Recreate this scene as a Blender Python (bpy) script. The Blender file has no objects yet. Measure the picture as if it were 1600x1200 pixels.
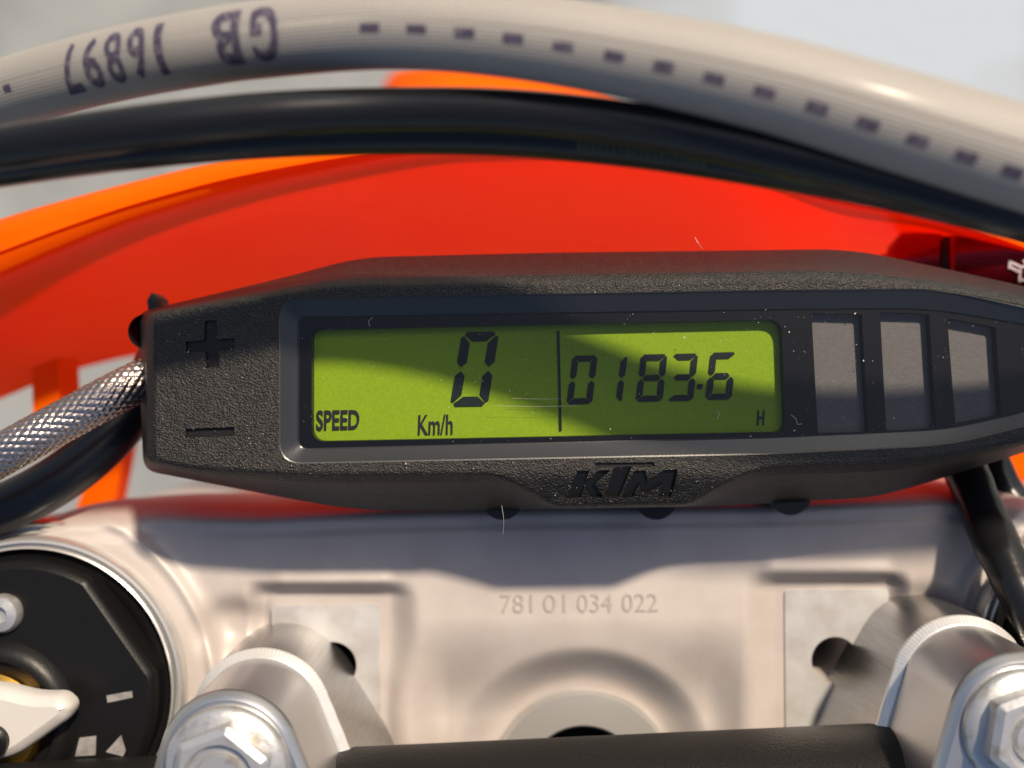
import bpy, math, random
import numpy as np
from mathutils import Vector, Matrix
from mathutils.geometry import delaunay_2d_cdt

random.seed(7)
rng = np.random.default_rng(7)
sc = bpy.context.scene
COL = sc.collection
S = 0.001                      # everything below is laid out in millimetres

# ------------------------------------------------------------------ camera
DCAM = 150.0                   # camera height above the speedometer face (mm)
FPX = 1716.0                   # focal length in photograph pixels
cam = bpy.data.cameras.new('camera')
cam.lens = FPX / 1600 * 36; cam.sensor_width = 36
cam.clip_start = 0.005; cam.clip_end = 100
cam.dof.use_dof = True; cam.dof.focus_distance = 0.151; cam.dof.aperture_fstop = 12.0
cam_o = bpy.data.objects.new('camera', cam); COL.objects.link(cam_o)
cam_o.location = (0, 0, DCAM * S)
sc.camera = cam_o

# ------------------------------------------------------------------ light
SUN = Vector((0.43, 0.75, 1.0)).normalized()
elev = math.asin(SUN.z); az = math.atan2(SUN.x, SUN.y)
w = bpy.data.worlds.new('World'); sc.world = w; w.use_nodes = True
nt = w.node_tree; nt.nodes.clear()
sky = nt.nodes.new('ShaderNodeTexSky'); sky.sky_type = 'NISHITA'; sky.sun_disc = False
sky.sun_elevation = elev; sky.sun_rotation = az; sky.air_density = 1.0; sky.dust_density = 3.0
bg = nt.nodes.new('ShaderNodeBackground'); bg.inputs['Strength'].default_value = 0.092
wo = nt.nodes.new('ShaderNodeOutputWorld')
nt.links.new(sky.outputs[0], bg.inputs[0]); nt.links.new(bg.outputs[0], wo.inputs[0])
sun = bpy.data.lights.new('sun', 'SUN'); sun.energy = 5.0; sun.angle = math.radians(3.2); sun.color = (1.0, 0.84, 0.64)
sun_o = bpy.data.objects.new('sun', sun); COL.objects.link(sun_o)
sun_o.rotation_euler = SUN.to_track_quat('Z', 'Y').to_euler()
sun_o.location = SUN * 2
vs = sc.view_settings
vs.view_transform = 'Standard'; vs.look = 'None'; vs.exposure = 0.2; vs.gamma = 1.0; vs.use_curve_mapping = False
sc.cycles.max_bounces = 10; sc.cycles.transparent_max_bounces = 12; sc.cycles.sample_clamp_indirect = 6
sc.cycles.caustics_reflective = False; sc.cycles.caustics_refractive = False

# ------------------------------------------------------------------ helpers
def P(px, py, z):
    """a point seen at a place of the photograph, z millimetres above the speedometer face"""
    k = (DCAM - z) / FPX
    return np.array([(px - 800) * k, (600 - py) * k, z])

ORIG = {}
def props(o, label=None, cat=None, group=None, kind=None):
    if label: o['label'] = label
    if cat: o['category'] = cat
    if group: o['group'] = group
    if kind: o['kind'] = kind
    return o
def thing(name, label, cat, loc=(0, 0, 0), rotz=0, group=None):
    o = bpy.data.objects.new(name, None); COL.objects.link(o)
    o.empty_display_size = 0.01
    o.location = Vector(loc) * S; o.rotation_euler = (0, 0, rotz)
    ORIG[o.name] = np.array(loc, float)
    return props(o, label, cat, group)
def build(name, verts, faces, mat, parent=None, local=False, smooth=40, flat=None, uv=None):
    """ONE mesh object; verts in mm, world places unless local"""
    v = np.asarray(verts, float)
    org = np.zeros(3)
    if parent is not None and not local:
        org = ORIG[parent.name]
        v = v - org
    me = bpy.data.meshes.new(name)
    me.from_pydata((v * S).tolist(), [], faces if isinstance(faces, list) else faces.tolist())
    me.materials.append(mat)
    if smooth:
        me.shade_smooth()
        if flat is not None:
            a = me.attributes.new('sharp_face', 'BOOLEAN', 'FACE') if 'sharp_face' not in me.attributes else me.attributes['sharp_face']
            a.data.foreach_set('value', np.asarray(flat, bool))
        me.set_sharp_from_angle(angle=math.radians(smooth))
    if uv is not None:
        l = me.uv_layers.new(name='UVMap')
        idx = np.empty(len(me.loops), int); me.loops.foreach_get('vertex_index', idx)
        l.data.foreach_set('uv', np.asarray(uv, float)[idx].ravel())
    o = bpy.data.objects.new(name, me); COL.objects.link(o)
    if parent is not None: o.parent = parent
    ORIG[o.name] = org
    return o
def dup(root, loc, rotz, label):
    r = root.copy(); COL.objects.link(r); r.location = Vector(loc) * S; r.rotation_euler = (0, 0, rotz); r['label'] = label
    for ch in list(root.children):
        c = ch.copy(); COL.objects.link(c); c.parent = r
        for g in list(ch.children):
            d = g.copy(); COL.objects.link(d); d.parent = c
    return r
def fix_normals(o):
    import bmesh
    bm = bmesh.new(); bm.from_mesh(o.data); bmesh.ops.recalc_face_normals(bm, faces=bm.faces); bm.to_mesh(o.data); bm.free()
    return o

def fillet(pts, n=7, m=6):
    """closed polygon [(x,y,r)...] -> dense loop with the same count for lists of the same length"""
    out = []; L = len(pts); arcs = []
    for i in range(L):
        p = np.array(pts[i][:2], float); a = np.array(pts[i-1][:2], float); b = np.array(pts[(i+1) % L][:2], float)
        r = pts[i][2] if len(pts[i]) > 2 else 0.01
        d = min(r, 0.45*np.linalg.norm(a-p), 0.45*np.linalg.norm(b-p))
        s = p + (a-p)/np.linalg.norm(a-p)*d; e = p + (b-p)/np.linalg.norm(b-p)*d
        t = np.linspace(0, 1, n)[:, None]
        arcs.append((1-t)**2*s + 2*t*(1-t)*p + t*t*e)
    for i in range(L):
        out += list(arcs[i])
        s = arcs[i][-1]; e = arcs[(i+1) % L][0]
        for k in range(1, m): out.append(s + (e-s)*k/m)
    return np.array(out)
def loopP(pts, z, **kw):
    return np.array([P(x, y, z) for x, y in fillet(pts, **kw)])
def area2(l):
    x, y = l[:, 0], l[:, 1]
    return np.sum(x*np.roll(y, -1) - np.roll(x, -1)*y)
def offset(l, d):
    """move a closed loop inwards by d in its xy plane"""
    t = np.roll(l, -1, 0) - np.roll(l, 1, 0); t[:, 2] = 0
    nrm = np.linalg.norm(t, axis=1)[:, None]; nrm[nrm < 1e-9] = 1; t /= nrm
    n = np.stack([-t[:, 1], t[:, 0], np.zeros(len(t))], 1)
    if area2(l) < 0: n = -n
    return l + n*d
def inside(pt, poly):
    x, y = pt; px, py = poly[:, 0], poly[:, 1]; qx, qy = np.roll(px, -1), np.roll(py, -1)
    c = ((py > y) != (qy > y)) & (x < (qx-px)*(y-py)/(qy-py+1e-12)+px)
    return bool(c.sum() % 2)
def planar(outer, holes, z, extra=()):
    """triangles of a flat sheet with holes"""
    vs2 = []; ed = []
    for l in [outer] + holes:
        b = len(vs2); n = len(l)
        vs2 += [Vector((p[0], p[1])) for p in l]
        ed += [(b+i, b+(i+1) % n) for i in range(n)]
    vs2 += [Vector((p[0], p[1])) for p in extra]
    v, e, f, *_ = delaunay_2d_cdt(vs2, ed, [], 0, 1e-5)
    keep = []
    for t in f:
        c = sum((np.array(v[i]) for i in t), np.zeros(2))/len(t)
        if inside(c, outer[:, :2]) and not any(inside(c, h[:, :2]) for h in holes): keep.append(list(t))
    return np.array([[p[0], p[1], z] for p in v]), keep
class MB:
    def __init__(s): s.v = []; s.f = []; s.flat = []; s.n = 0
    def add(s, v, f, flat=False):
        v = np.asarray(v, float); s.v.append(v)
        s.f += [[i+s.n for i in q] for q in f]; s.flat += [flat]*len(f); s.n += len(v); return s
    def loft(s, loops, closed=True):
        n = len(loops[0]); v = np.concatenate(loops); f = []
        for k in range(len(loops)-1):
            for i in range(n if closed else n-1):
                j = (i+1) % n
                f.append([k*n+i, k*n+j, (k+1)*n+j, (k+1)*n+i])
        return s.add(v, f)
    def cap(s, loop):
        return s.add(loop, [list(range(len(loop)))], True)
    def sheet(s, outer, holes, z, extra=()):
        v, f = planar(outer, holes, z, extra); return s.add(v, f, True)
    def box(s, c, h, rot=None):
        q = np.array([[x, y, z] for x in (-1, 1) for y in (-1, 1) for z in (-1, 1)], float)*np.array(h)
        if rot is not None: q = q @ np.array(rot).T
        return s.add(q+np.array(c), [[0, 1, 3, 2], [4, 6, 7, 5], [0, 4, 5, 1], [2, 3, 7, 6], [0, 2, 6, 4], [1, 5, 7, 3]], True)
    def out(s, name, mat, parent=None, fix=True, **kw):
        o = build(name, np.concatenate(s.v), s.f, mat, parent, flat=s.flat, **kw)
        if fix: fix_normals(o)
        return o
def ring(c, r, z, n=96, a0=0, a1=2*math.pi):
    t = np.linspace(a0, a1, n, endpoint=abs(a1-a0) < 6.28)
    return np.stack([c[0]+r*np.cos(t), c[1]+r*np.sin(t), np.full(n, z)], 1)
def lathe(c, prof, n=96):
    m = MB(); m.loft([ring(c, max(r, 1e-3), z, n) for r, z in prof]); return m
def slab(m, loop, z0, z1, bev=0.0):
    """a flat plate with the outline of loop from z0 up to z1"""
    l0 = loop.copy(); l0[:, 2] = z0; l1 = loop.copy(); l1[:, 2] = z1-bev
    ls = [l0, l1]
    if bev:
        l2 = offset(loop, bev*0.35); l2[:, 2] = z1-bev*0.35; l3 = offset(loop, bev); l3[:, 2] = z1; ls += [l2, l3]
    m.loft(ls)
    top = ls[-1]; v, f = planar(top, [], top[0, 2]); m.add(v, f, True)
    v, f = planar(l0, [], z0); m.add(v, f, True)
    return m
def spline(pts, step=0.6):
    p = np.array(pts, float); out = []
    q = np.vstack([2*p[0]-p[1], p, 2*p[-1]-p[-2]])
    for i in range(1, len(q)-2):
        n = max(2, int(np.linalg.norm(q[i+1]-q[i])/step))
        for t in np.linspace(0, 1, n, endpoint=False):
            a, b, c, d = q[i-1], q[i], q[i+1], q[i+2]
            out.append(0.5*((2*b)+(-a+c)*t+(2*a-5*b+4*c-d)*t*t+(-a+3*b-3*c+d)*t**3))
    out.append(p[-1]); return np.array(out)
class Path:
    def __init__(s, pts, step=0.6):
        s.c = spline(pts, step); d = np.gradient(s.c, axis=0); s.t = d/np.linalg.norm(d, axis=1)[:, None]
        up = np.array([0, 0, 1.0]); n = up - s.t*(s.t@up)[:, None]; s.n = n/np.linalg.norm(n, axis=1)[:, None]
        s.b = np.cross(s.n, s.t)
        s.s = np.concatenate([[0], np.cumsum(np.linalg.norm(np.diff(s.c, axis=0), axis=1))])
    def at(s, u, ang, r):
        f = lambda a: np.stack([np.interp(u, s.s, a[:, k]) for k in range(3)], -1)
        return f(s.c) + (f(s.n)*np.cos(ang)[..., None] + f(s.b)*np.sin(ang)[..., None])*np.asarray(r)[..., None]
    def u_at_px(s, px):
        e = s.c+s.n*4.2; q = e[:, 0]/(DCAM-e[:, 2])*FPX+800
        return float(np.interp(px, q, s.s))
def tube(name, path, r, mat, parent=None, n=28, rfun=None, **kw):
    U, A = np.meshgrid(path.s, np.linspace(0, 2*math.pi, n, endpoint=False), indexing='ij')
    R = np.full(U.shape, r) if rfun is None else rfun(U, A)
    v = path.at(U, A, R); nu = len(path.s)
    i, j = np.meshgrid(np.arange(nu-1), np.arange(n), indexing='ij'); k = (j+1) % n
    f = np.stack([i*n+j, i*n+k, (i+1)*n+k, (i+1)*n+j], -1).reshape(-1, 4).tolist()
    f += [list(range(n)), list(range((nu-1)*n, nu*n))]
    uv = np.stack([U, A*r], -1).reshape(-1, 2)
    o = build(name, v.reshape(-1, 3), f, mat, parent, uv=uv, **kw)
    return fix_normals(o)
def text2d(body, bold=0.0):
    cu = bpy.data.curves.new('t', 'FONT'); cu.body = body; cu.align_x = 'LEFT'; cu.offset = bold; cu.resolution_u = 4
    o = bpy.data.objects.new('t', cu); COL.objects.link(o)
    dg = bpy.context.evaluated_depsgraph_get(); me = bpy.data.meshes.new_from_object(o.evaluated_get(dg))
    v = np.array([x.co[:2] for x in me.vertices]); f = [list(p.vertices) for p in me.polygons]
    bpy.data.objects.remove(o); bpy.data.curves.remove(cu); bpy.data.meshes.remove(me)
    lo, hi = v.min(0), v.max(0)
    return (v-lo)/(hi-lo), f            # unit box
def thick(v, f, dz):
    """extrude a flat mesh down by dz so that it is a solid plate"""
    n = len(v); v2 = v.copy(); v2[:, 2] -= dz
    cnt = {}
    for q in f:
        for a, b in zip(q, q[1:]+q[:1]): cnt[(a, b)] = 1
    side = [[a, b, b+n, a+n] for (a, b) in cnt if (b, a) not in cnt]
    return np.vstack([v, v2]), f + [[i+n for i in q[::-1]] for q in f] + side
def quadmap(uv, tl, tr, bl, br, z):
    u = uv[:, :1]; v = uv[:, 1:]
    tl, tr, bl, br = [np.array(a, float) for a in (tl, tr, bl, br)]
    p = (1-v)*((1-u)*bl+u*br) + v*((1-u)*tl+u*tr)
    return np.array([P(a, b, z) for a, b in p])

# ------------------------------------------------------------------ materials
def mat(name, base, rough=0.5, metal=0.0, spec=0.5, coat=0.0, bump=None, var=None, aniso=0.0, sss=0.0, extra=None):
    m = bpy.data.materials.new(name); m.use_nodes = True
    t = m.node_tree; b = t.nodes['Principled BSDF']
    b.inputs['Base Color'].default_value = (*base, 1); b.inputs['Roughness'].default_value = rough
    b.inputs['Metallic'].default_value = metal; b.inputs['Specular IOR Level'].default_value = spec
    b.inputs['Coat Weight'].default_value = coat; b.inputs['Coat Roughness'].default_value = 0.05
    if sss:
        b.inputs['Subsurface Weight'].default_value = sss; b.inputs['Subsurface Radius'].default_value = (1, .8, .6); b.inputs['Subsurface Scale'].default_value = 0.002
    tc = t.nodes.new('ShaderNodeTexCoord')
    def noise(scale, detail=3, stretch=(1, 1, 1)):
        mp = t.nodes.new('ShaderNodeMapping'); mp.inputs['Scale'].default_value = stretch
        n = t.nodes.new('ShaderNodeTexNoise'); n.inputs['Scale'].default_value = scale; n.inputs['Detail'].default_value = detail
        t.links.new(tc.outputs['Object'], mp.inputs[0]); t.links.new(mp.outputs[0], n.inputs['Vector']); return n
    if bump:
        nrm = None
        for (scale, strength, dist, stretch) in bump:
            n = noise(scale, 3, stretch); bp = t.nodes.new('ShaderNodeBump')
            bp.inputs['Strength'].default_value = strength; bp.inputs['Distance'].default_value = dist*S
            t.links.new(n.outputs['Fac'], bp.inputs['Height'])
            if nrm: t.links.new(nrm.outputs[0], bp.inputs['Normal'])
            nrm = bp
        t.links.new(nrm.outputs[0], b.inputs['Normal'])
    if var:
        scale, c2, lo, hi, stretch = var
        n = noise(scale, 5, stretch); r = t.nodes.new('ShaderNodeMapRange')
        r.inputs['From Min'].default_value = lo; r.inputs['From Max'].default_value = hi
        mx = t.nodes.new('ShaderNodeMix'); mx.data_type = 'RGBA'
        mx.inputs['A'].default_value = (*base, 1); mx.inputs['B'].default_value = (*c2, 1)
        t.links.new(n.outputs['Fac'], r.inputs['Value']); t.links.new(r.outputs[0], mx.inputs['Factor']); t.links.new(mx.outputs['Result'], b.inputs['Base Color'])
    if extra: extra(t, b, tc, noise)
    return m
ONE = (1, 1, 1)
M_house = mat('grained black plastic', (0.006, 0.0058, 0.0057), 0.4, spec=0.54, bump=[(3400, 1.0, 0.3, (1, 1.3, 1)), (1100, 0.3, 0.1, ONE)], var=(900, (0.015, 0.014, 0.0135), .45, .7, ONE))
M_house.node_tree.nodes['Principled BSDF'].inputs['Specular Tint'].default_value = (1.0, 0.965, 0.915, 1)
M_bezel = mat('satin black plastic', (0.016, 0.016, 0.018), 0.36, spec=0.7, coat=0.3, bump=[(3500, 0.4, 0.05, ONE)])
M_bezel.node_tree.nodes['Principled BSDF'].inputs['Coat IOR'].default_value = 1.6; M_bezel.node_tree.nodes['Principled BSDF'].inputs['Coat Roughness'].default_value = 0.22
M_floor = mat('smooth black plastic', (0.006, 0.0058, 0.0057), 0.42, spec=0.42, bump=[(3800, .6, .08, ONE)])
M_mask = mat('black lens surround', (0.006, 0.006, 0.007), 0.35, spec=0.2)
M_lcd = mat('yellow green display', (0.33, 0.52, 0.012), 0.6, spec=0.15, var=(2500, (0.285, 0.475, 0.012), .4, .62, ONE))
M_seg = mat('display segment', (0.012, 0.022, 0.02), 0.5, spec=0.2)
M_print = mat('display print', (0.03, 0.025, 0.03), 0.5, spec=0.2)
M_ind = mat('smoked indicator window', (0.15, 0.147, 0.147), 0.55, var=(1800, (0.19, 0.183, 0.18), .4, .65, (1, 3, 1)), bump=[(2600, .2, .03, ONE)])
M_dust = mat('pale dust', (0.6, 0.56, 0.5), 0.8)
M_rubber = mat('black rubber', (0.012, 0.012, 0.013), 0.6)
M_cable = mat('glossy black sheath', (0.008, 0.008, 0.009), 0.17, spec=0.45, bump=[(260, .12, .25, (1, 1, 1)), (1500, .12, .03, ONE)])
M_tape = mat('wrinkled black sleeve', (0.01, 0.01, 0.011), 0.22, bump=[(160, .35, .5, (1, 1, 1)), (900, .2, .08, ONE)])
M_soft = mat('soft black hose', (0.014, 0.015, 0.018), 0.32, bump=[(180, .1, .3, ONE), (2200, .15, .03, ONE)])
M_ink = mat('dark hose ink', (0.05, 0.04, 0.075), 0.7, var=(1700, (0.2, 0.18, 0.19), .5, .75, ONE))
M_faint = mat('faint yellow print', (0.05, 0.055, 0.02), 0.6)
M_steel = mat('woven steel', (0.6, 0.5, 0.44), 0.26, 1.0, bump=[(5000, .3, .02, ONE)])
M_cast = mat('blasted cast aluminium', (0.52, 0.475, 0.455), 0.48, 0.12, bump=[(1600, .4, .06, ONE), (120, .12, .6, ONE)], var=(110, (0.45, 0.40, 0.38), .38, .72, ONE))
M_stamp = mat('embossed number', (0.41, 0.365, 0.34), 0.5, 0.2)
M_mach = mat('machined aluminium', (0.62, 0.61, 0.60), 0.3, 0.65, bump=[(900, .3, .03, (6, 1, 1))])
M_pad = mat('milled pad', (0.62, 0.615, 0.62), 0.36, 0.4, bump=[(1800, .3, .03, (.15, 1, 1))], var=(220, (0.5, 0.475, 0.46), .4, .7, ONE))
M_brush = mat('brushed aluminium', (0.46, 0.455, 0.45), 0.28, 0.95, bump=[(2600, .5, .05, (1, 1, .05))], var=(2000, (0.38, 0.375, 0.37), .35, .7, (1, 1, .06)))
M_satin = mat('satin anodised aluminium', (0.58, 0.58, 0.59), 0.3, 0.9, bump=[(2600, .3, .04, (1, 1, .3))])
M_edge = mat('cut bright edge', (0.88, 0.87, 0.85), 0.3, 0.55, bump=[(900, .6, .08, ONE)])
M_zinc = mat('zinc plated bolt', (0.6, 0.6, 0.6), 0.36, 0.75, var=(420, (0.42, 0.38, 0.33), .55, .74, ONE), bump=[(1400, .5, .08, ONE)])
M_rust = mat('rust speck', (0.16, 0.07, 0.025), 0.9)
M_bar = mat('powder coated black', (0.009, 0.0085, 0.008), 0.5, spec=0.3, bump=[(3200, 1.0, .14, ONE)])
M_cap = mat('black anodised', (0.007, 0.007, 0.0075), 0.36, spec=0.22, bump=[(2600, .5, .06, ONE)])
M_gold = mat('gold anodised', (0.75, 0.42, 0.08), 0.28, 1.0)
M_white = mat('white nylon', (0.5, 0.48, 0.46), 0.4, bump=[(500, .1, .1, ONE)])
M_paint = mat('white marking paint', (0.26, 0.25, 0.245), 0.6, var=(900, (0.15, 0.145, 0.145), .4, .7, ONE))
M_red = mat('dark red anodised', (0.26, 0.008, 0.018), 0.22, 0.7)
M_icon = mat('white icon paint', (0.75, 0.66, 0.68), 0.6)
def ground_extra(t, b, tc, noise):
    # a paler, bluish patch with a ragged, soft edge in the concrete colour
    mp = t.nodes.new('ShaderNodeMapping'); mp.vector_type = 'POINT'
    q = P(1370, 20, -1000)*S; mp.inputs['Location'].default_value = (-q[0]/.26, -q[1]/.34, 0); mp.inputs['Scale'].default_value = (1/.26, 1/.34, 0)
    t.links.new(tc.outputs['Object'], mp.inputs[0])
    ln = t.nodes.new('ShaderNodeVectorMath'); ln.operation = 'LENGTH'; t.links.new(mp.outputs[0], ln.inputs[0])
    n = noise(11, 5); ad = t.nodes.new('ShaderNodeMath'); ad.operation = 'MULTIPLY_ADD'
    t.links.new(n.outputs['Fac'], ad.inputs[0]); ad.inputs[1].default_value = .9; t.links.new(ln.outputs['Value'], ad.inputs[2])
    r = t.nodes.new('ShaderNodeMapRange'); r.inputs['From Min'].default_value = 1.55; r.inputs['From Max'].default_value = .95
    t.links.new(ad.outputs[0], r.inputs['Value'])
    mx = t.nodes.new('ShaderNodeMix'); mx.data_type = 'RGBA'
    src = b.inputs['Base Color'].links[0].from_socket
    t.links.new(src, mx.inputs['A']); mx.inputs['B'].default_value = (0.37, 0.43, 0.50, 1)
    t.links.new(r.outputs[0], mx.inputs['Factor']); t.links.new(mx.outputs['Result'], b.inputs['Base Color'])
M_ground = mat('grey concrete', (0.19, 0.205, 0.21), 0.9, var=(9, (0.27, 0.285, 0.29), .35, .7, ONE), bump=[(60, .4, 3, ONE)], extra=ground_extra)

def orange_extra(t, b, tc, noise):
    tr = t.nodes.new('ShaderNodeBsdfTranslucent'); tr.inputs['Color'].default_value = (1.0, 0.008, 0.0005, 1)
    mx = t.nodes.new('ShaderNodeMixShader'); mx.inputs[0].default_value = 0.48
    out = t.nodes['Material Output']
    t.links.new(b.outputs[0], mx.inputs[1]); t.links.new(tr.outputs[0], mx.inputs[2]); t.links.new(mx.outputs[0], out.inputs['Surface'])
M_orange = mat('orange moulded plastic', (1.0, 0.195, 0.001), 0.36, spec=0.08, bump=[(40, .15, 1.5, ONE), (1500, .12, .05, ONE)], var=(28, (0.95, 0.14, 0.001), .4, .65, ONE), extra=orange_extra)

def hose_extra(t, b, tc, noise):
    # fine criss-cross textile braid under a clear jacket, laid along the hose by its UVs (mm)
    uvn = t.nodes.new('ShaderNodeUVMap'); sep = t.nodes.new('ShaderNodeSeparateXYZ'); t.links.new(uvn.outputs[0], sep.inputs[0])
    def mth(op, a, bb):
        n = t.nodes.new('ShaderNodeMath'); n.operation = op
        for i, x in enumerate((a, bb)):
            if x is None: continue
            if isinstance(x, (int, float)): n.inputs[i].default_value = x
            else: t.links.new(x, n.inputs[i])
        return n.outputs[0]
    a = mth('SINE', mth('MULTIPLY', mth('ADD', sep.outputs[0], sep.outputs[1]), 7.5), None)
    c = mth('SINE', mth('MULTIPLY', mth('SUBTRACT', sep.outputs[0], sep.outputs[1]), 7.5), None)
    p = mth('MULTIPLY', a, c)
    bp = t.nodes.new('ShaderNodeBump'); bp.inputs['Strength'].default_value = 0.5; bp.inputs['Distance'].default_value = 0.08*S
    t.links.new(p, bp.inputs['Height']); t.links.new(bp.outputs[0], b.inputs['Normal'])
    r = t.nodes.new('ShaderNodeMapRange'); r.inputs['From Min'].default_value = -1; t.links.new(p, r.inputs['Value'])
    mx = t.nodes.new('ShaderNodeMix'); mx.data_type = 'RGBA'
    mx.inputs['A'].default_value = (0.22, 0.208, 0.195, 1); mx.inputs['B'].default_value = (0.40, 0.38, 0.355, 1)
    t.links.new(r.outputs[0], mx.inputs['Factor']); t.links.new(mx.outputs['Result'], b.inputs['Base Color'])
M_hose = mat('clear braided hose', (0.5, 0.46, 0.42), 0.45, coat=0.12, sss=0.6, extra=hose_extra)
M_hose.node_tree.nodes['Principled BSDF'].inputs['Subsurface Scale'].default_value = 0.004
M_hose.node_tree.nodes['Principled BSDF'].inputs['Coat Roughness'].default_value = 0.2

def glass_mat():
    m = bpy.data.materials.new('clear lens'); m.use_nodes = True; t = m.node_tree; t.nodes.clear()
    o = t.nodes.new('ShaderNodeOutputMaterial'); tr = t.nodes.new('ShaderNodeBsdfTransparent'); g = t.nodes.new('ShaderNodeBsdfGlossy')
    g.inputs['Roughness'].default_value = 0.03; f = t.nodes.new('ShaderNodeFresnel'); f.inputs['IOR'].default_value = 1.5
    mx = t.nodes.new('ShaderNodeMixShader')
    t.links.new(f.outputs[0], mx.inputs[0]); t.links.new(tr.outputs[0], mx.inputs[1]); t.links.new(g.outputs[0], mx.inputs[2]); t.links.new(mx.outputs[0], o.inputs[0])
    return m
M_glass = glass_mat()

# ------------------------------------------------------------------ the ground
GZ = -1000.0
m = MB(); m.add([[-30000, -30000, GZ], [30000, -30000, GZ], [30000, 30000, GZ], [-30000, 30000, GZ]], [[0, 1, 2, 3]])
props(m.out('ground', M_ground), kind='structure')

# ------------------------------------------------------------------ front fender (far below, orange)
t = thing('front_fender', 'orange front fender far below, its tip between the pale hose and black cables', 'fender', P(780, 420, -330))
ou = fillet([(600, 108, 40), (760, 92, 80), (960, 128, 60), (1010, 330, 60), (1120, 830, 20), (430, 830, 20), (520, 640, 60), (590, 330, 60)])
NF = len(ou); cen = ou.mean(0); loops = []
for k, q in enumerate([0, .05, .2, .5, .8, .97]):
    zz = -300 - 26*(1-q) if k else -345
    zz = -300 - 30*(1-min(1, q*1.6))**2 if k else -352
    loops.append(np.array([P(*(p+(cen-p)*q), zz) for p in ou]))
m = MB(); m.loft(loops); m.cap(loops[-1]); m.out('fender_shell', M_orange, t)

# ------------------------------------------------------------------ headlight mask (orange shell)
t = thing('headlight_mask', 'orange plastic headlight mask with a bright rim behind the speedometer', 'headlight mask', P(700, 400, -60))
RO = [(-160, 405), (0, 345), (150, 301), (300, 263), (400, 243), (560, 221), (720, 207), (900, 203), (1100, 222), (1300, 291), (1480, 335), (1720, 420)]
RI = [(-160, 500), (0, 431), (110, 383), (220, 341), (400, 290), (640, 243), (780, 232), (930, 232), (1120, 252), (1300, 318), (1480, 352), (1720, 440)]
LO = [(-20, 632), (40, 607), (100, 583), (210, 556), (330, 545), (560, 525), (740, 520), (900, 520), (1120, 530), (1330, 560), (1480, 590), (1720, 640)]
def curve(pts, n=90):
    p = spline([(x, y, 0) for x, y in pts], 6)[:, :2]
    d = np.concatenate([[0], np.cumsum(np.linalg.norm(np.diff(p, axis=0), axis=1))]); q = np.linspace(0, d[-1], n)
    return np.stack([np.interp(q, d, p[:, 0]), np.interp(q, d, p[:, 1])], 1)
ro, ri, lo = curve(RO), curve(RI), curve(LO)
rows = []
def row(a, b, k, z): rows.append(np.array([P(*(p+(q-p)*k), z) for p, q in zip(a, b)]))
ZR = -26
row(ro, ri, -.03, ZR-5); row(ro, ri, 0.02, ZR-2.2); row(ro, ri, .12, ZR-.6); row(ro, ri, .3, ZR); row(ro, ri, .52, ZR-.1); row(ro, ri, .56, ZR+.3); row(ro, ri, .60, ZR-.3)
row(ro, ri, .9, ZR-1.2); row(ro, ri, 1.0, ZR-2.2); row(ri, lo, .03, ZR-5)
dep = 50+58*np.clip((np.linspace(0, 1, 90)-.02)/.35, 0, 1)
for k in (.12, .25, .4, .55, .7, .85, 1):
    rows.append(np.array([P(*(p+(q_-p)*k), ZR-5-dd_*k) for p, q_, dd_ in zip(ri, lo, dep)]))
m = MB(); m.loft(rows, closed=False); m.out('mask_shell', M_orange, t, smooth=50)
# inner ribs and stay of the mask
def prism(m, pts, z0, z1): return slab(m, np.array([P(x, y, z0) for x, y in pts]), z0, z1)
m = MB(); prism(m, [(84, 575), (122, 560), (126, 640), (86, 652)], -70, -60); m.out('mounting_tab', M_orange, t)
m = MB(); prism(m, [(200, 620), (225, 635), (185, 840), (120, 840)], -95, -88); m.out('lower_stay', M_orange, t)
m = MB(); prism(m, [(1520, 700), (1640, 690), (1700, 820), (1640, 800)], -95, -88); m.out('lower_stay', M_orange, t)

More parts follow.
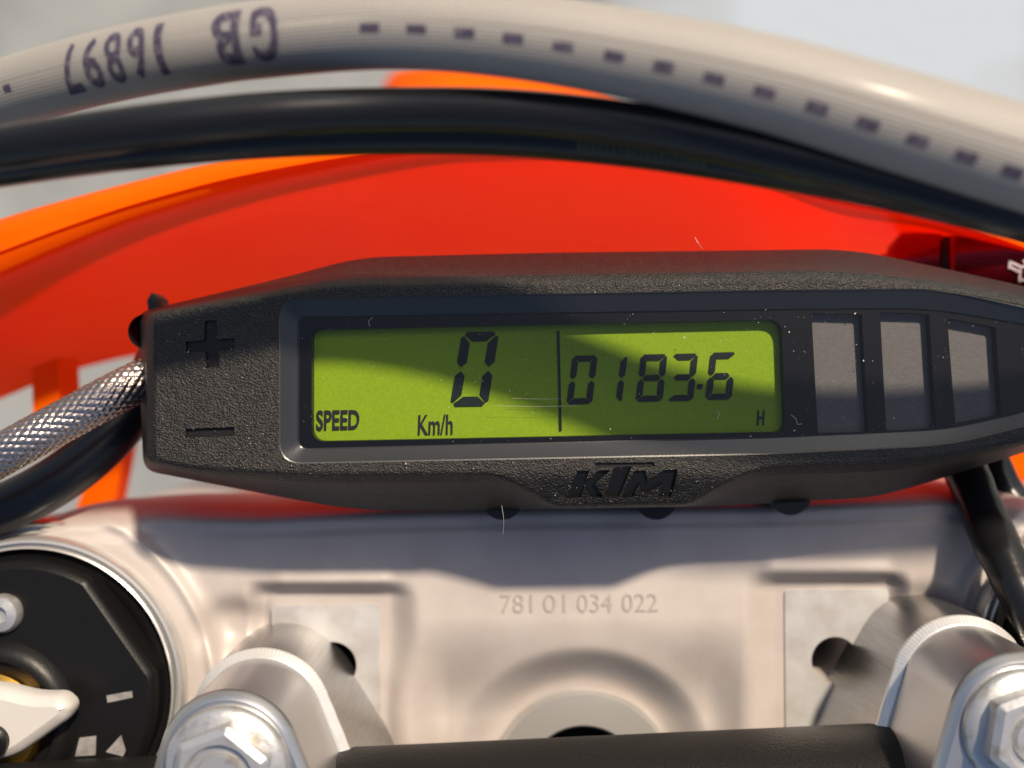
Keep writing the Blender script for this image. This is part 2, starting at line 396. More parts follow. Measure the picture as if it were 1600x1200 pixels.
# ------------------------------------------------------------------ upper triple clamp
ct = thing('triple_clamp', 'pale cast aluminium triple clamp below the speedometer, stamped 781 01 034 022', 'triple clamp', P(800, 1000, -40))
ZC = -23.5
def lv0(l, z): l = l.copy(); l[:, 2] = z; return l
def clamp_part():
    xs = np.arange(-160, 1761, 2.6)
    fx = np.array([-160, -60, 0, 100, 250, 400, 600, 800, 1000, 1200, 1400, 1500, 1600, 1760])
    fy = np.array([905, 868, 840, 808, 799, 801, 792, 787, 785, 783, 776, 772, 782, 830])
    yf = np.interp(xs, fx, fy); ker = np.hanning(41); ker /= ker.sum(); yf = np.convolve(np.pad(yf, 20, 'edge'), ker, 'valid')
    vq = np.concatenate([np.linspace(0, 1, 190)])
    X, V = np.meshgrid(xs, vq, indexing='ij'); Y = yf[:, None] + V*(1420-yf[:, None])
    sst = lambda a, b, x: np.clip((x-a)/(b-a), 0, 1)**2*(3-2*np.clip((x-a)/(b-a), 0, 1))
    H = np.zeros_like(X); dF = Y - yf[:, None]
    H -= 3.6*np.clip(1-dF/22, 0, 1)**2.2
    H += 0.5*sst(30, 46, dF) - .5
    # shallow relief of the casting
    def pad(x0, x1, y0, wl, wr, wt, depth):
        wob = 7*np.sin((Y-900)/48.0)
        return depth*sst(x0-wl, x0, X-wob*.0)*(1-sst(x1+wob*.6, x1+wr+wob, X))*sst(y0-wt, y0, Y)
    H -= pad(412, 600, 938, 34, 52, 34, 2.9)
    H -= pad(1220, 1392, 922, 62, 34, 34, 2.9)
    # raised lips round the pads
    def lip(x0, x1, y0): return .5*np.exp(-((Y-y0)/16)**2)*sst(x0, x0+30, X)*(1-sst(x1-30, x1, X))
    H += lip(415, 625, 908); H += lip(1180, 1410, 890)
    # dip between fork boss and pad
    H -= 2.6*np.exp(-(((X-365)/46)**2+((Y-980)/38)**2)**1.5)
    H -= 2.0*np.exp(-(((X-1440)/46)**2+((Y-955)/38)**2)**1.5)
    # fork bosses
    for cx, cy in ((42, 1080), (1778, 1030)):
        d = np.hypot(X-cx, Y-cy)
        H += 1.6*(1-sst(262, 330, d)) ; H += 0.9*np.exp(-((d-296)/9)**2)
        H -= 30*(1-sst(222, 228, d))
    # steering stem well
    d = np.hypot(X-912, Y-1225); H -= 3.6*(1-sst(140, 215, d)); H -= 25*(1-sst(120, 126, d))
    H += 0.2*np.exp(-((d-212)/20)**2)
    H -= 5.0*sst(965, 1140, Y)*sst(610, 700, X)*(1-sst(1110, 1210, X))  # broad dish added to darken the lower half, standing in for soft shade
    # screw holes in the pads
    for cx, cy in ((520, 1040), (1305, 1032)):
        H -= 25*(1-sst(33, 41, np.hypot(X-cx, Y-cy)))
    Z = ZC + H
    k = (DCAM-ZC)/FPX
    G = np.stack([(X-800)*k, (600-Y)*k, Z], -1)
    # front side wall
    rowsw = []
    for dy, dz in ((.5, -22), (.9, -12), (.7, -5.5)):
        r = G[:, :1].copy(); r[..., 1] += dy; r[..., 2] += dz+2; rowsw.append(r)
    G = np.concatenate(rowsw+[G], 1); nx, ny = G.shape[:2]
    i, j = np.meshgrid(np.arange(nx-1), np.arange(ny-1), indexing='ij')
    f = np.stack([i*ny+j, i*ny+j+1, (i+1)*ny+j+1, (i+1)*ny+j], -1).reshape(-1, 4)
    return build('cast_body', G.reshape(-1, 3), f, M_cast, ct, smooth=60)
body = fix_normals(clamp_part())
for word, x0, x1 in (('781', 782, 832), ('01', 849, 884), ('034', 902, 957), ('022', 972, 1028)):
    uv, f = text2d(word)
    y0 = 929-(x0-782)*.008; y1 = 958-(x0-782)*.008
    v = quadmap(uv, (x0, y0), (x1, y0-.5), (x0, y1), (x1, y1-.5), ZC+.16); v, f = thick(v, f, .3)
    build('stamped_number', v, f, M_stamp, ct, smooth=0)
# machined pads in the recesses
for pts, (hx_, hy_) in (([(424, 947, 6), (592, 944, 6), (596, 1200, 6), (424, 1200, 6)], (520, 1040)), ([(1226, 922, 6), (1388, 920, 6), (1392, 1200, 6), (1228, 1200, 6)], (1305, 1032))):
    zp = ZC-2.9+.3; ol = loopP(pts, zp); hl = ring(P(hx_, hy_, zp)[:2], 3.8, zp, 48)
    m = MB(); m.loft([lv0(ol, zp-1.2), ol]); m.sheet(ol, [hl], zp); m.loft([hl, lv0(hl, zp-12)]); m.out('machined_pad', M_pad, ct, smooth=30)
# steering stem nut
t = thing('steering_stem_nut', 'round machined stem nut with a dark bore, half hidden by the handlebar', 'stem nut', P(912, 1223, -34))
c = P(912, 1225, -29)[:2]
lathe(c, [(15.0, -50), (15.0, -29.8), (14.5, -29.2), (9.6, -28.9), (9.2, -29.4), (9.2, -48)]).out('nut_ring', M_mach, t)
lathe(c, [(9.15, -44), (0.01, -44)]).out('bore', M_cap, t)

# ------------------------------------------------------------------ forks
def fork(px, py, label, first):
    c = P(px, py, -15)[:2]
    t = thing('fork_leg', label, 'fork', (c[0], c[1], -300), group='fork legs in the triple clamp')
    lathe(c, [(23.4, -300), (23.4, -19.5), (23.1, -19), (22.7, -18.9), (22.6, -19.6), (22.3, -19.6), (22.2, -18.3), (21.9, -18.1), (21.7, -19.4), (21.7, -24)]).out('outer_tube', M_mach, t)
    lathe(c, [(25.6, -34), (25.4, -23.8), (25.0, -23.2), (24.6, -23.4), (24.5, -24.2), (24.1, -24.2), (24.0, -22.8), (23.6, -22.6), (23.5, -24.5)]).out('bore_ring', M_mach, t)
    lathe(c, [(21.65, -26), (21.65, -20.2), (21.0, -19.6), (19.6, -19.8), (17, -22.5), (0.02, -22.5)]).out('cap_skirt', M_cap, t)
    # cap plate with milled flats
    a = np.linspace(0, 2*math.pi, 181)[:-1]; r = np.full(180, 20.4)
    for fa in (35, 155, 275):
        dd = np.cos(a-math.radians(fa)); lim = np.where(dd > .3, 18.5/np.maximum(dd, .3), 99); r = np.minimum(r, lim)
    l = np.stack([c[0]+r*np.cos(a), c[1]+r*np.sin(a), np.zeros(180)], 1)
    m = MB(); slab(m, l, -22.4, -15.2, 1.1); m.out('cap_plate', M_cap, t)
    return t, c
ft, fc = fork(30, 1090, 'left fork leg with black cap, white adjuster lever and pale rings', True)
q = lambda x, y, z=-15: P(x, y, z)
ac = q(-8, 1128)[:2]
lathe(ac, [(12.4, -15.3), (11.6, -14.2), (10.4, -13.4), (9.6, -13.4), (9.2, -14.6), (6.3, -14.6)]).out('adjuster_housing', M_cap, ft)
lathe(ac, [(8.0, -14.9), (8.0, -12.6), (7.5, -12.1), (5.0, -12.1), (5.0, -14)]).out('gold_ring', M_gold, ft)
lev = fillet([(-70, 1068, 30), (0, 1074, 30), (52, 1088, 40), (95, 1087, 16), (113, 1105, 22), (104, 1126, 22), (60, 1158, 30), (20, 1186, 30), (-70, 1200, 30)])
l = np.array([P(x, y, -9) for x, y in lev])
m = MB(); slab(m, l, -12.2, -8.6, 1.5); m.out('adjuster_lever', M_white, ft)
c2 = P(-14, 1160, -8)[:2]
lathe(c2, [(2.4, -8.8), (2.4, -7.6), (1.9, -7.2), (1.6, -7.7), (.01, -7.7)], 40).out('lever_screw', M_cap, ft)
c2 = P(-4, 962, -13)[:2]
s = lathe(c2, [(2.9, -15.3), (2.9, -14.3), (2.5, -13.6), (1.2, -13.3), (1.0, -14.2), (.01, -14.3)], 48).out('cap_screw', M_zinc, ft)
for pts in ([(166, 1087), (206, 1080), (207, 1090), (168, 1098)], [(165, 1175), (189, 1149), (196, 1173), (192, 1182)], [(124, 1153), (150, 1150), (149, 1180), (117, 1182)]):
    m = MB(); slab(m, np.array([P(x, y, -15.05) for x, y in pts]), -15.25, -15.08); m.out('marking', M_paint, ft)
fork(1785, 1035, 'right fork leg, only its dark rim showing beside the black sleeves', False)

# ------------------------------------------------------------------ handlebar and its clamps
def bar():
    a = P(-250, 1200, -8); ang = math.radians(2.6)
    cx, cy = 14.5, -65.2
    pts = [(cx-math.cos(ang)*d, cy-math.sin(ang)*d, -8) for d in (170, 120, 60, 0, -60, -120, -170)]
    t = props(tube('handlebar', Path(pts, 2.5), 14.0, M_bar, n=72), 'thick black powder coated handlebar tube along the bottom edge', 'handlebar')
bar()
def earloop(R=10.0, phi=18.0, n=90, teeth=0.0):
    """outline of a handlebar clamp: two round ears whose sides spread to a wider waist, in local mm"""
    ph = math.radians(phi); yw = -15.5; q1 = []
    for a in np.linspace(math.pi/2, ph, n): q1.append((R*math.cos(a), R*math.sin(a)))
    x0, y0 = q1[-1]
    for k in np.linspace(0, 1, 24)[1:]: q1.append((x0+(y0-yw)*k*math.tan(ph)*(1-.12*k*k), y0+(yw-y0)*k))
    q1 = np.array(q1)
    if teeth: q1[:, 0] += 0; q1 *= (1+teeth/R*np.where((np.arange(len(q1))//2) % 2 == 0, 1, -1))[:, None]
    q2 = q1[::-1][1:].copy(); q2[:, 1] = 2*yw-q2[:, 1]
    right = np.vstack([q1, q2]); left = right[::-1][1:-1].copy(); left[:, 0] *= -1
    l = np.vstack([right, left]); return np.column_stack([l, np.zeros(len(l))])
def lv(l, z): l = l.copy(); l[:, 2] = z; return l
def hclamp(loc, rot, label):
    t = thing('handlebar_clamp', label, 'handlebar clamp', loc, rot, 'handlebar clamps')
    zb = loc[2]; E = earloop(10.0, 20); E0 = earloop(10.1, 32); ET = earloop(10.05, 20, teeth=.02); ET2 = earloop(9.1, 20, teeth=.02)
    Em = E0 + (E-E0)*.75
    m = MB(); m.loft([lv(E0, -28.5-zb), lv(Em, -14.5-zb), lv(E, -9.7-zb)]); v, f = planar(lv(E, 0), [], -9.7-zb); m.add(v, f, True); m.out('lower_block', M_brush, t, local=True)
    m = MB(); m.loft([lv(ET, -9.9-zb), lv(ET, -9.2-zb), lv(ET2, -8.2-zb), lv(earloop(8.6, 20), -8.25-zb)]); m.out('serrated_edge', M_edge, t, local=True, smooth=20)
    e1 = earloop(8.9, 19)
    m = MB(); m.loft([lv(e1, -8.6-zb), lv(e1, 8.4-zb)]); m.out('upper_block', M_satin, t, local=True)
    e1 = earloop(9.15, 19)
    m = MB(); e2 = offset(e1, 1.1)
    m.loft([lv(earloop(8.7, 19), 8.2-zb), lv(e1, 8.5-zb), lv(offset(e1, .25), 9.2-zb), lv(e2, 9.9-zb)]); v, f = planar(e2, [], 9.9-zb); m.add(v, f, True)
    m.out('top_face', M_satin, t, local=True)
    for by in (0.0, -31.0):
        c = (0, by-.4)
        b = lathe(c, [(7.9, 9.9-zb), (7.9, 10.7-zb), (7.4, 11.3-zb), (6.6, 11.6-zb), (5.2, 12.0-zb)], 72).out('flange_bolt', M_zinc, t, local=True)
        hx = np.array([[c[0]+6.6*math.cos(math.radians(a+18)), c[1]+6.6*math.sin(math.radians(a+18)), 0] for a in range(0, 360, 60)])
        hx = np.column_stack([fillet([(p[0], p[1], .5) for p in hx], 4, 3), np.zeros(6*6)])
        m = MB(); h1 = lv(hx, 11.2-zb); h2 = lv(hx, 14.1-zb); h3 = lv(offset(hx, .8), 14.8-zb)
        m.loft([h1, h2, h3])
        r = [ring(c, 4.4, 14.8-zb, 36), ring(c, 3.9, 13.7-zb, 36), ring(c, 3.2, 13.7-zb, 36), ring(c, 2.8, 14.5-zb, 36), ring(c, .01, 14.5-zb, 36)]
        v, f = planar(h3, [r[0]], 14.8-zb); m.add(v, f, True); m.loft(r)
        o = m.out('hex_head', M_zinc, t, local=True); o.parent = b
    return t
a0 = math.radians(2.8)
lc = hclamp((-36.3, -48.4, -21), a0, 'left aluminium handlebar clamp with zinc bolt beside the fork cap lever')
dup(lc, (65.2, -43.6, -21), a0, 'right aluminium handlebar clamp with zinc bolt under the black sleeves')

# ------------------------------------------------------------------ speedometer
st = thing('speedometer', 'black digital speedometer with green display reading 0 and 0183.6', 'speedometer', P(900, 600, -16))
F = [(236, 490, 18), (440, 456, 60), (530, 443, 60), (850, 438, 30), (1300, 431, 80), (1480, 446, 60), (1690, 492, 30), (1690, 660, 30), (1600, 691, 30), (1480, 716, 40), (1380, 727, 40), (1180, 733, 45), (1085, 793, 16), (868, 797, 16), (775, 743, 45), (470, 745, 60), (300, 734, 40), (236, 721, 16)]
B = [(214, 488, 22), (455, 431, 60), (560, 402, 60), (850, 395, 30), (1330, 389, 60), (1510, 427, 60), (1735, 478, 30), (1735, 665, 30), (1600, 707, 30), (1470, 748, 40), (1370, 777, 40), (1190, 787, 45), (1080, 792, 16), (872, 795, 16), (770, 797, 45), (560, 798, 60), (430, 775, 40), (224, 735, 22)]
def bend(v):
    # the emblem tab leans down towards its lower edge
    v = np.array(v, float); k = np.clip((-v[:, 1]-12.0)/5.2, 0, 1); k = k*k*(3-2*k)*.5+k*.5
    v[:, 2] -= np.where(v[:, 2] > -3, 2.6*k*np.clip((v[:, 0]+6)/2.5, 0, 1)*np.clip((36-v[:, 0])/2.5, 0, 1), 0)
    return v
fl = loopP(F, 0); bl = loopP(B, -16)
def mixl(k, z):
    l = fl + (bl-fl)*k; l[:, 2] = z; return l
top = offset(fl, .75); top[:, 2] = 0
bez_o = loopP([(438, 468, 34), (1200, 455, 30), (1470, 453, 60), (1640, 487, 30), (1640, 655, 30), (1480, 694, 50), (1200, 708, 30), (438, 723, 34)], 0)
bez_w = loopP([(465, 495, 16), (1200, 483, 30), (1452, 481, 60), (1615, 509, 26), (1615, 641, 26), (1480, 672, 50), (1200, 685, 30), (465, 703, 16)], -1.8)
def pxloop(pts, z=0): return np.array([P(x, y, z) for x, y in pts])
plus = pxloop([(320, 501), (339, 500), (341, 530), (366, 529), (367, 546), (342, 548), (343, 573), (323, 575), (321, 549), (291, 551), (290, 534), (319, 532)])
minus = pxloop([(290, 670), (366, 667), (367, 681), (291, 684)])
lg = lambda pts: pxloop([(700+x*.3375, 680+y*.3375) for x, y in pts])
logoK = lg([(600, 165), (655, 164), (636, 213), (698, 163), (752, 162), (682, 226), (722, 293), (664, 294), (634, 243), (616, 296), (553, 298)])
logoT = lg([(685, 128), (950, 125), (958, 133), (954, 144), (850, 147), (796, 291), (733, 292), (772, 150), (686, 149), (680, 139)])
logoM = lg([(862, 165), (915, 163), (925, 212), (1000, 160), (1062, 159), (1042, 291), (984, 293), (996, 226), (935, 272), (898, 273), (888, 225), (862, 294), (808, 295)])
holes = [plus, minus, logoK, logoT, logoM]
m = MB()
b2 = mixl(.5, -9.0); b3 = mixl(.16, -1.6); b4 = mixl(.05, -.8)
m.loft([bl*np.array([1, 1, 0])+np.array([0, 0, -26.0]), bl, b2, b3, b4, *[lv(offset(fl, d), z) for d, z in ((.12, -.3), (.4, -.07))], top])
bo1 = lv(offset(bez_o, -.2), 0.0)
ex = [p for p in (P(x, y, 0) for x in np.arange(760, 1200, 9.0) for y in np.arange(728, 796, 7.0)) if inside(p[:2], top[:, :2]) and not any(inside(p[:2], h[:, :2]) for h in [bo1]+holes)]
m.sheet(top, [bo1] + holes, 0.0, ex)
for h, dp in zip(holes, (.6, .6, .45, .45, .45)):
    hi = lv(offset(h, .1), -dp); m.loft([h, hi])
m.cap(lv(bl, -26.0))
m.v = [bend(v) for v in m.v]
m.out('housing', M_house, st, smooth=38)
m = MB(); m.loft([bo1, lv(bez_o, -.08), lv(offset(bez_o, .12), -.22), lv(bez_w*np.array([1, 1, 0])+0, -1.6), bez_w, lv(offset(bez_w, .3), -1.95)]); m.out('bezel', M_bezel, st, smooth=16)
for h, dp, nm in zip(holes, (.6, .6, .45, .45, .45), ('plus_symbol', 'minus_symbol', 'emblem_letter', 'emblem_letter', 'emblem_letter')):
    v, f = planar(lv(offset(h, .1), -dp), [], -dp); build(nm, bend(v), f, M_floor, st, smooth=0)
# black surround with windows, the sheets below, the lens above
lcd_l = loopP([(487, 515, 16), (1222, 499, 24), (1228, 675, 16), (487, 690, 22)], -1.9)
inds = [loopP([(1268, 489, 4), (1347, 491, 4), (1357, 676, 4), (1278, 677, 4)], -1.9),
        loopP([(1375, 488, 4), (1452, 490, 4), (1463, 669, 6), (1385, 675, 6)], -1.9),
        loopP([(1480, 497, 4), (1556, 511, 4), (1565, 649, 4), (1493, 664, 4)], -1.9)]
m = MB(); m.sheet(lv(offset(bez_w, -.3), -1.9), [lcd_l]+inds, -1.9)
for l, d in [(lcd_l, -3.9)]+[(i, -3.6) for i in inds]: m.loft([l, lv(l, d)])
m.out('lens_surround', M_mask, st, smooth=30)
l = lv(offset(lcd_l, -1.0), -3.85); v, f = planar(l, [], -3.85); build('display', v, f, M_lcd, st, smooth=0)
for i in inds:
    l = lv(offset(i, -.9), -3.55); v, f = planar(l, [], -3.55); build('indicator_window', v, f, M_ind, st, smooth=0)
l = lv(offset(bez_w, -.1), -1.7); m = MB(); v, f = planar(l, [], -1.7); m.add(v, f, True); m.out('lens', M_glass, st, smooth=0)

ZS = -3.6
SEG = {'0': 'abcdef', '1': 'bc', '8': 'abcdefg', '3': 'abcdg', '6': 'acdefg'}
def digit(ch, tl, tr, bl_, br, wpx):
    tl, tr, bl_, br = [np.array(a, float) for a in (tl, tr, bl_, br)]
    Wd = np.linalg.norm(tr-tl); Hd = np.linalg.norm(bl_-tl); wu = wpx/Wd; wv = wpx/Hd; g = .055*wpx/14*.9; gv = g*Wd/Hd
    hm = wv/2; k = .45
    polys = {
     'a': [(g+wu*.35, 1), (1-g-wu*.35, 1), (1-g-wu*.12, 1-wv*.3), (1-g-wu, 1-wv), (g+wu, 1-wv), (g+wu*.12, 1-wv*.3)],
     'd': [(g+wu*.35, 0), (1-g-wu*.35, 0), (1-g-wu*.12, wv*.3), (1-g-wu, wv), (g+wu, wv), (g+wu*.12, wv*.3)],
     'f': [(0, 1-gv-wv*.35), (wu*.25, 1-gv-wv*.2), (wu, 1-wv-gv), (wu, .5+hm+gv), (wu*.5, .5+gv), (0, .5+hm+gv)],
     'e': [(0, gv+wv*.35), (wu*.25, gv+wv*.2), (wu, wv+gv), (wu, .5-hm-gv), (wu*.5, .5-gv), (0, .5-hm-gv)],
     'g': [(wu*.55+g, .5), (wu+g, .5+hm), (1-wu-g, .5+hm), (1-wu*.55-g, .5), (1-wu-g, .5-hm), (wu+g, .5-hm)]}
    polys['b'] = [(1-x, y) for x, y in polys['f']]; polys['c'] = [(1-x, y) for x, y in polys['e']]
    for s in SEG[ch]:
        v = quadmap(np.array(polys[s]), tl, tr, bl_, br, ZS); fc_ = [list(range(6))]
        n = np.cross(v[1]-v[0], v[2]-v[0])
        if n[2] < 0: v = v[::-1]
        v, fc_ = thick(v, fc_, .08); build('digit_segment', v, fc_, M_seg, st, smooth=0)
digit('0', (722, 519), (780, 518), (703, 635), (762, 634), 15)
digit('0', (895, 556), (934, 555), (885, 632), (925, 631), 9.5)
digit('1', (941, 555), (981, 554), (931, 631), (971, 630), 9.5)
digit('8', (1002, 554), (1043, 553), (993, 628), (1035, 627), 9.5)
digit('3', (1051, 553), (1091, 552), (1042, 627), (1083, 626), 9.5)
digit('6', (1111, 551), (1151, 550), (1102, 625), (1143, 624), 9.5)
def plate(name, pts, mt, z=ZS):
    m = MB(); slab(m, np.array([P(x, y, z) for x, y in pts]), z-.08, z); return m.out(name, mt, st, smooth=0)
plate('decimal_point', [(1090, 600), (1098, 600), (1097, 608), (1089, 608)], M_seg)
plate('divider_line', [(870, 517), (874, 517), (878, 673), (874, 673)], M_seg)
def word(body, tl, tr, bl_, br, bold=.0, mt=M_print):
    uv, f = text2d(body, bold); v = quadmap(uv, tl, tr, bl_, br, ZS); v, f = thick(v, f, .08); return build('display_word', v, f, mt, st, smooth=0)
word('SPEED', (494, 641), (562, 640), (494, 673), (561, 671), .022)
word('Km/h', (654, 648), (708, 647), (653, 680), (707, 679), .01)
word('H', (1184, 641), (1195, 641), (1183, 665), (1194, 665), .02)
# rubber mounts under the housing
for x, y in ((785, 800), (1020, 800), (1225, 793)):
    c = P(x, y-25, -20)[:2]; lathe(c, [(3.2, -30), (3.2, -22), (2.8, -21), (2.8, -19.5), (3.2, -18.5), (3.2, -16), (.01, -16)], 40).out('rubber_mount', M_rubber, st)
c = P(206, 520, -18)[:2]; lathe((c[0]+3.4, c[1]), [(3.4, -30), (3.4, -20), (2.6, -18.5), (2.6, -14)], 40).out('rubber_mount', M_rubber, st)
m = MB(); slab(m, np.array([P(x, y, -20) for x, y in ((233, 470), (240, 458), (250, 466), (252, 490), (236, 492))]), -24, -19); m.out('clip', M_rubber, st)
# dust specks on the housing and the lens
m = MB()
for k in range(800):
    px = rng.uniform(235, 1600); py = rng.uniform(425, 790)
    pt = P(px, py, 0)[:2]
    if inside(pt, bez_w[:, :2]): z = -1.64; sz = rng.choice([.016, .028, .06], p=[.75, .22, .03])
    elif inside(pt, top[:, :2]) and not inside(pt, bo1[:, :2]): z = .05; sz = rng.choice([.02, .032, .055], p=[.75, .22, .03])
    else: continue
    pt = P(px, py, z); a = rng.uniform(0, math.pi); R = np.array([[math.cos(a), -math.sin(a), 0], [math.sin(a), math.cos(a), 0], [0, 0, 1]])
    m.box(pt, (sz*rng.uniform(.8, 2.6), sz, .02), R)
props(m.out('dust', M_dust, st, smooth=0, fix=False), kind='stuff')
for pts in ([(1086, 371, .6), (1091, 380, 1.4), (1098, 389, -.5)], [(578, 510, -1.6), (576, 502, -1.6), (583, 496, -1.6)], [(784, 790, -1), (787, 812, -2), (786, 836, -4)], [(1236, 648, -1.6), (1244, 655, -1.6), (1246, 663, -1.6), (1253, 662, -1.6)], [(1120, 640, -1.6), (1124, 647, -1.6), (1120, 655, -1.6)]):
    props(tube('lint_hair', Path([P(*p) for p in pts], .3), .03, M_dust, st, n=6), kind=None)

for a, b_ in (((772, 634), (905, 634)), ((800, 622), (880, 623))):  # faint glare along lens scratches, drawn as pale threads
    tube('glare_scratch', Path([P(*a, -1.66), P((a[0]+b_[0])/2, (a[1]+b_[1])/2+1, -1.66), P(*b_, -1.66)], 1.0), .013, M_dust, st, n=5)

# ------------------------------------------------------------------ hoses and cables
def pxpath(pts, step=.6): return Path([P(*p) for p in pts], step)
# pale braided hose with its print
HR = 4.25
hp = pxpath([(-260, 245, -8), (-120, 194, 2), (0, 150, 9), (100, 121, 14), (200, 97, 18), (300, 78, 22), (400, 63, 25), (600, 46, 30), (800, 57, 33), (1000, 88, 35), (1200, 131, 37), (1400, 188, 38), (1600, 248, 37), (1800, 310, 33), (2100, 380, 25)])
ht = thing('braided_hose', 'pale translucent braided hose printed GB 16897 across the top', 'hose', hp.c[len(hp.c)//2])
u0h, u1h = hp.u_at_px(700), hp.u_at_px(1600)
hrad = lambda U: HR + .95*np.clip((U-u0h)/(u1h-u0h), 0, 1.05)
tube('hose_jacket', hp, HR, M_hose, ht, n=56, rfun=lambda U, A: hrad(U))
def refine(v, f, k=3):
    v = [tuple(p) for p in v]; tri = []
    for q_ in f:
        for i in range(1, len(q_)-1): tri.append((q_[0], q_[i], q_[i+1]))
    for _ in range(k):
        mid = {}; nt_ = []
        def md(a, b):
            key = (min(a, b), max(a, b))
            if key not in mid: mid[key] = len(v); v.append(((v[a][0]+v[b][0])/2, (v[a][1]+v[b][1])/2))
            return mid[key]
        for a, b, c in tri:
            x, y, z = md(a, b), md(b, c), md(c, a); nt_ += [(a, x, z), (x, b, y), (z, y, c), (x, y, z)]
        tri = nt_
    return np.array(v), [list(q_) for q_ in tri]
def wrap_print(uv, f, u0, w_, h_, v0=0.0, name='printed_text', flip=True):
    if name == 'printed_text': uv, f = refine(uv, f)
    x = (uv[:, 0]-.5)*w_; y = (uv[:, 1]-.5)*h_
    if flip: x = -x; y = -y
    v = hp.at(u0+x, (v0+y)/HR, hrad(u0+x)+.03)
    build(name, v, f, M_ink, ht, smooth=0)
for ch, x in zip('79861', (104, 141, 176, 212, 246)):
    uv, f = text2d(ch, .025); wdt = 2.6 if ch != '1' else 1.1
    wrap_print(uv, f, hp.u_at_px(x), wdt, 6.3, -.75)
for ch, x in zip('BG', (352, 412)):
    uv, f = text2d(ch, .035); wrap_print(uv, f, hp.u_at_px(x), 3.5, 6.3, -.75)
sq = np.array([[x, y] for y in (0, .5, 1) for x in (0, .25, .5, .75, 1)]); sqf = [[r*5+c, r*5+c+1, r*5+c+6, r*5+c+5] for r in range(2) for c in range(4)]
for x in (8, 578, 652, 728, 805, 885, 966, 1044, 1124, 1205, 1288, 1368, 1446, 1522, 1594):
    wrap_print(sq, sqf, hp.u_at_px(x), 2.1 if x > 100 else 1.2, .95, -1.2-1.4*max(0, x-578)/1000, 'printed_dash')
# two black control cables side by side below it
def cable(name, pts, r, mt, label, cat='cable', group=None, **kw):
    p = pxpath(pts); return p, props(tube(name, p, r, mt, **kw), label, cat, group)
cable('control_cable', [(-260, 270, 20), (-120, 251, 26), (0, 232, 30), (200, 203, 32), (400, 181, 31), (600, 172, 29), (800, 175, 30), (1000, 197, 32), (1200, 236, 34), (1400, 285, 34), (1600, 340, 33), (1800, 390, 28), (2100, 460, 18)], 2.45, M_cable, 'glossy black control cable directly below the pale hose', group='black control cables over the speedometer')
p2, c2o = cable('control_cable', [(-260, 300, 16), (-120, 279, 23), (0, 258, 27), (200, 231, 28.5), (400, 214, 26.5), (600, 208, 24.5), (800, 211, 25.5), (1000, 229, 27.5), (1200, 259, 29.5), (1400, 296, 30), (1600, 343, 29), (1800, 390, 24), (2100, 460, 14)], 2.45, M_cable, 'lower of the two black control cables, next to the red mask', group='black control cables over the speedometer')
hp_keep = hp
for i, x in enumerate(np.arange(905, 1110, 11)):
    u0 = p2.u_at_px(x); w_ = rng.uniform(.25, .6)
    xx = (sq[:, 0]-.5)*w_; yy = (sq[:, 1]-.5)*1.1
    v = p2.at(u0+xx, (-1.3+yy)/2.45, np.full(len(xx), 2.47)); build('printed_mark', v, sqf, M_faint, c2o, smooth=0)
# steel braided line at the left
bp_ = Path([P(*a) for a in ((-120, 778, -10), (0, 712, -8), (110, 652, -10), (215, 597, -14), (330, 545, -24))], .11)
NS = 16
def weave(U, A):
    pitch = 1.7; a = U/pitch + A*NS/(2*math.pi); b = U/pitch - A*NS/(2*math.pi)
    fa, fb = a-np.floor(a), b-np.floor(b); par = (np.floor(a)+np.floor(b)) % 2
    over = np.where(par < .5, np.sin(math.pi*fb)**.7*(.45+.55*np.sin(math.pi*fa)), np.sin(math.pi*fa)**.7*(.45+.55*np.sin(math.pi*fb)))
    wire = np.where(par < .5, np.abs(np.sin(math.pi*4*fb)), np.abs(np.sin(math.pi*4*fa)))
    return 2.86 + .24*over + .05*wire
props(tube('braided_brake_line', bp_, 3.0, M_steel, n=176, rfun=weave, smooth=60), 'steel braided brake line running into the left side of the speedometer', 'brake line')
cable('rubber_hose', [(-140, 850, -26), (0, 796, -22), (80, 756, -22), (145, 708, -24), (196, 655, -27), (232, 600, -32), (260, 540, -40)], 3.9, M_soft, 'smooth black rubber hose under the steel braided line', 'hose', n=48)
# black sleeves at the right
def wob(r):
    return lambda U, A: r + .07*np.sin(U*.5+2*A) + .04*np.sin(U*1.3-A) + .3*np.maximum(0, np.cos(A-1.2))**8
cable('wiring_sleeve', [(1440, 560, -40), (1490, 690, -30), (1525, 780, -22), (1570, 880, -14), (1640, 1010, -8), (1720, 1120, -6)], 3.0, M_tape, 'wrinkled black wiring sleeve hanging below the right end of the speedometer', 'sleeve', n=48, rfun=wob(3.2))
cable('wiring_sleeve', [(1500, 600, -42), (1545, 710, -36), (1590, 800, -32), (1660, 890, -28), (1760, 990, -24)], 2.6, M_tape, 'second black wiring sleeve at the right picture edge', 'sleeve', n=40, rfun=wob(2.6))

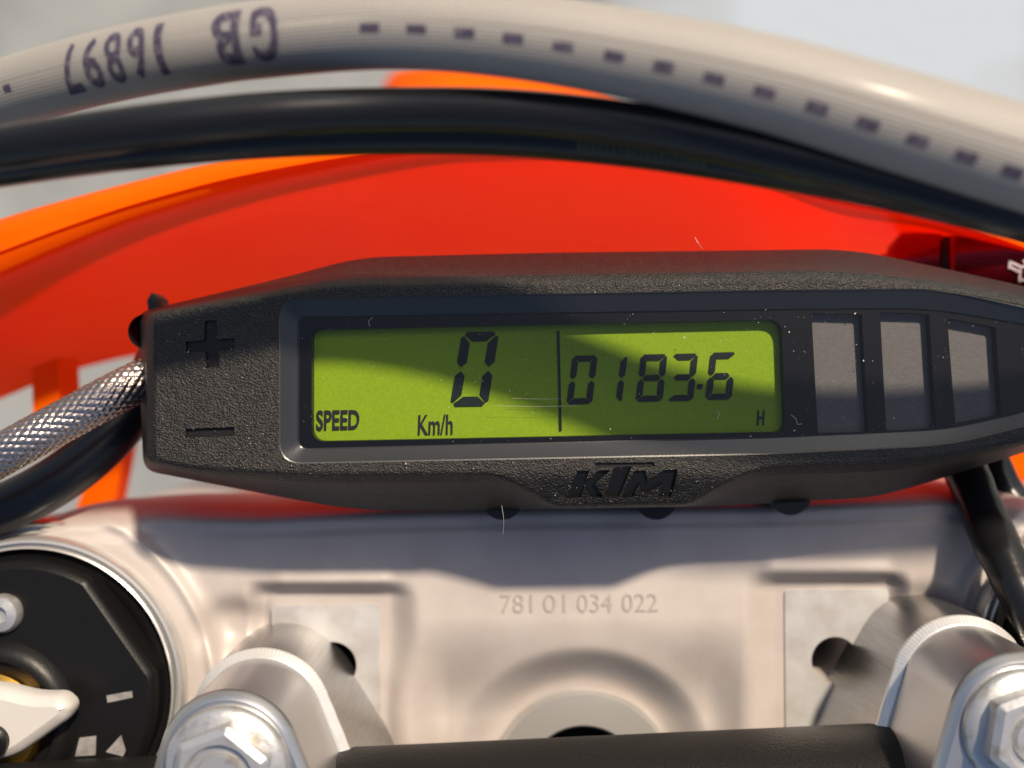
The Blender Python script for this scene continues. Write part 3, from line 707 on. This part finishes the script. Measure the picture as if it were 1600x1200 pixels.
# ------------------------------------------------------------------ dark red filler cap at the right
rt = thing('red_cap', 'dark red anodised cap with a white oil can symbol at the right edge', 'cap', P(1540, 410, -40))
ax0 = P(1372, 425, -46); ax1 = P(1700, 400, -30); d = ax1-ax0; Ld = np.linalg.norm(d); d /= Ld
up = np.array([0, 0, 1.]); nn = up-d*(d@up); nn /= np.linalg.norm(nn); bb = np.cross(nn, d)
def axring(s_, r, n=64, hexa=False):
    a = np.linspace(0, 2*math.pi, n, endpoint=False)+.3
    if hexa: rr = r*math.cos(math.pi/6)/np.cos((a % (math.pi/3))-math.pi/6)
    else: rr = np.full(n, r)
    return ax0+d*s_+nn*(rr*np.cos(a))[:, None]+bb*(rr*np.sin(a))[:, None]
m = MB(); L_ = [axring(0, 2.2), axring(.5, 3.0), axring(2, 3.2), axring(2.2, 4.6), axring(4.4, 6.6), axring(11.2, 6.9), axring(11.6, 6.2)]; m.loft(L_); m.cap(L_[0]); m.out('threaded_end', M_red, rt)
m = MB(); L_ = [axring(11.4, 6.0), axring(12.6, 6.0)]; m.loft(L_); m.out('seal', M_rubber, rt)
m = MB(); L_ = [axring(12.5, 6.2), axring(13.2, 7.4), axring(14.0, 7.7), axring(34, 7.9), axring(34.6, 7.3)]; m.loft(L_); m.cap(L_[-1]); m.out('cap_body', M_red, rt)
def icon(pts):
    ps = []
    for x, y in pts:
        # drop the mark on the upper side of the cap body
        q0 = P(x, y, -27.0); s_ = (q0-ax0)@d; w_ = (q0-ax0)@bb; h_ = math.sqrt(max(8.0**2-w_**2, .1)); ps.append(ax0+d*s_+bb*w_+nn*h_)
    ps = np.array(ps); n = len(ps)
    return ps
for a, b_ in (((1577, 408), (1596, 417)), ((1577, 416), (1594, 425)), ((1577, 407), (1576, 417)), ((1594, 416), (1592, 438)), ((1592, 436), (1640, 440)), ((1598, 416), (1640, 418)), ((1600, 407), (1606, 417))):
    a = np.array(a, float); b_ = np.array(b_, float); dd = (b_-a)/np.linalg.norm(b_-a); pn = np.array([-dd[1], dd[0]])*2.2
    ps = icon([a+pn-dd*1.5, b_+pn+dd*1.5, b_-pn+dd*1.5, a-pn-dd*1.5]); build('oil_can_symbol', ps+nn*.05, [[0, 1, 2, 3]], M_icon, rt, smooth=0)
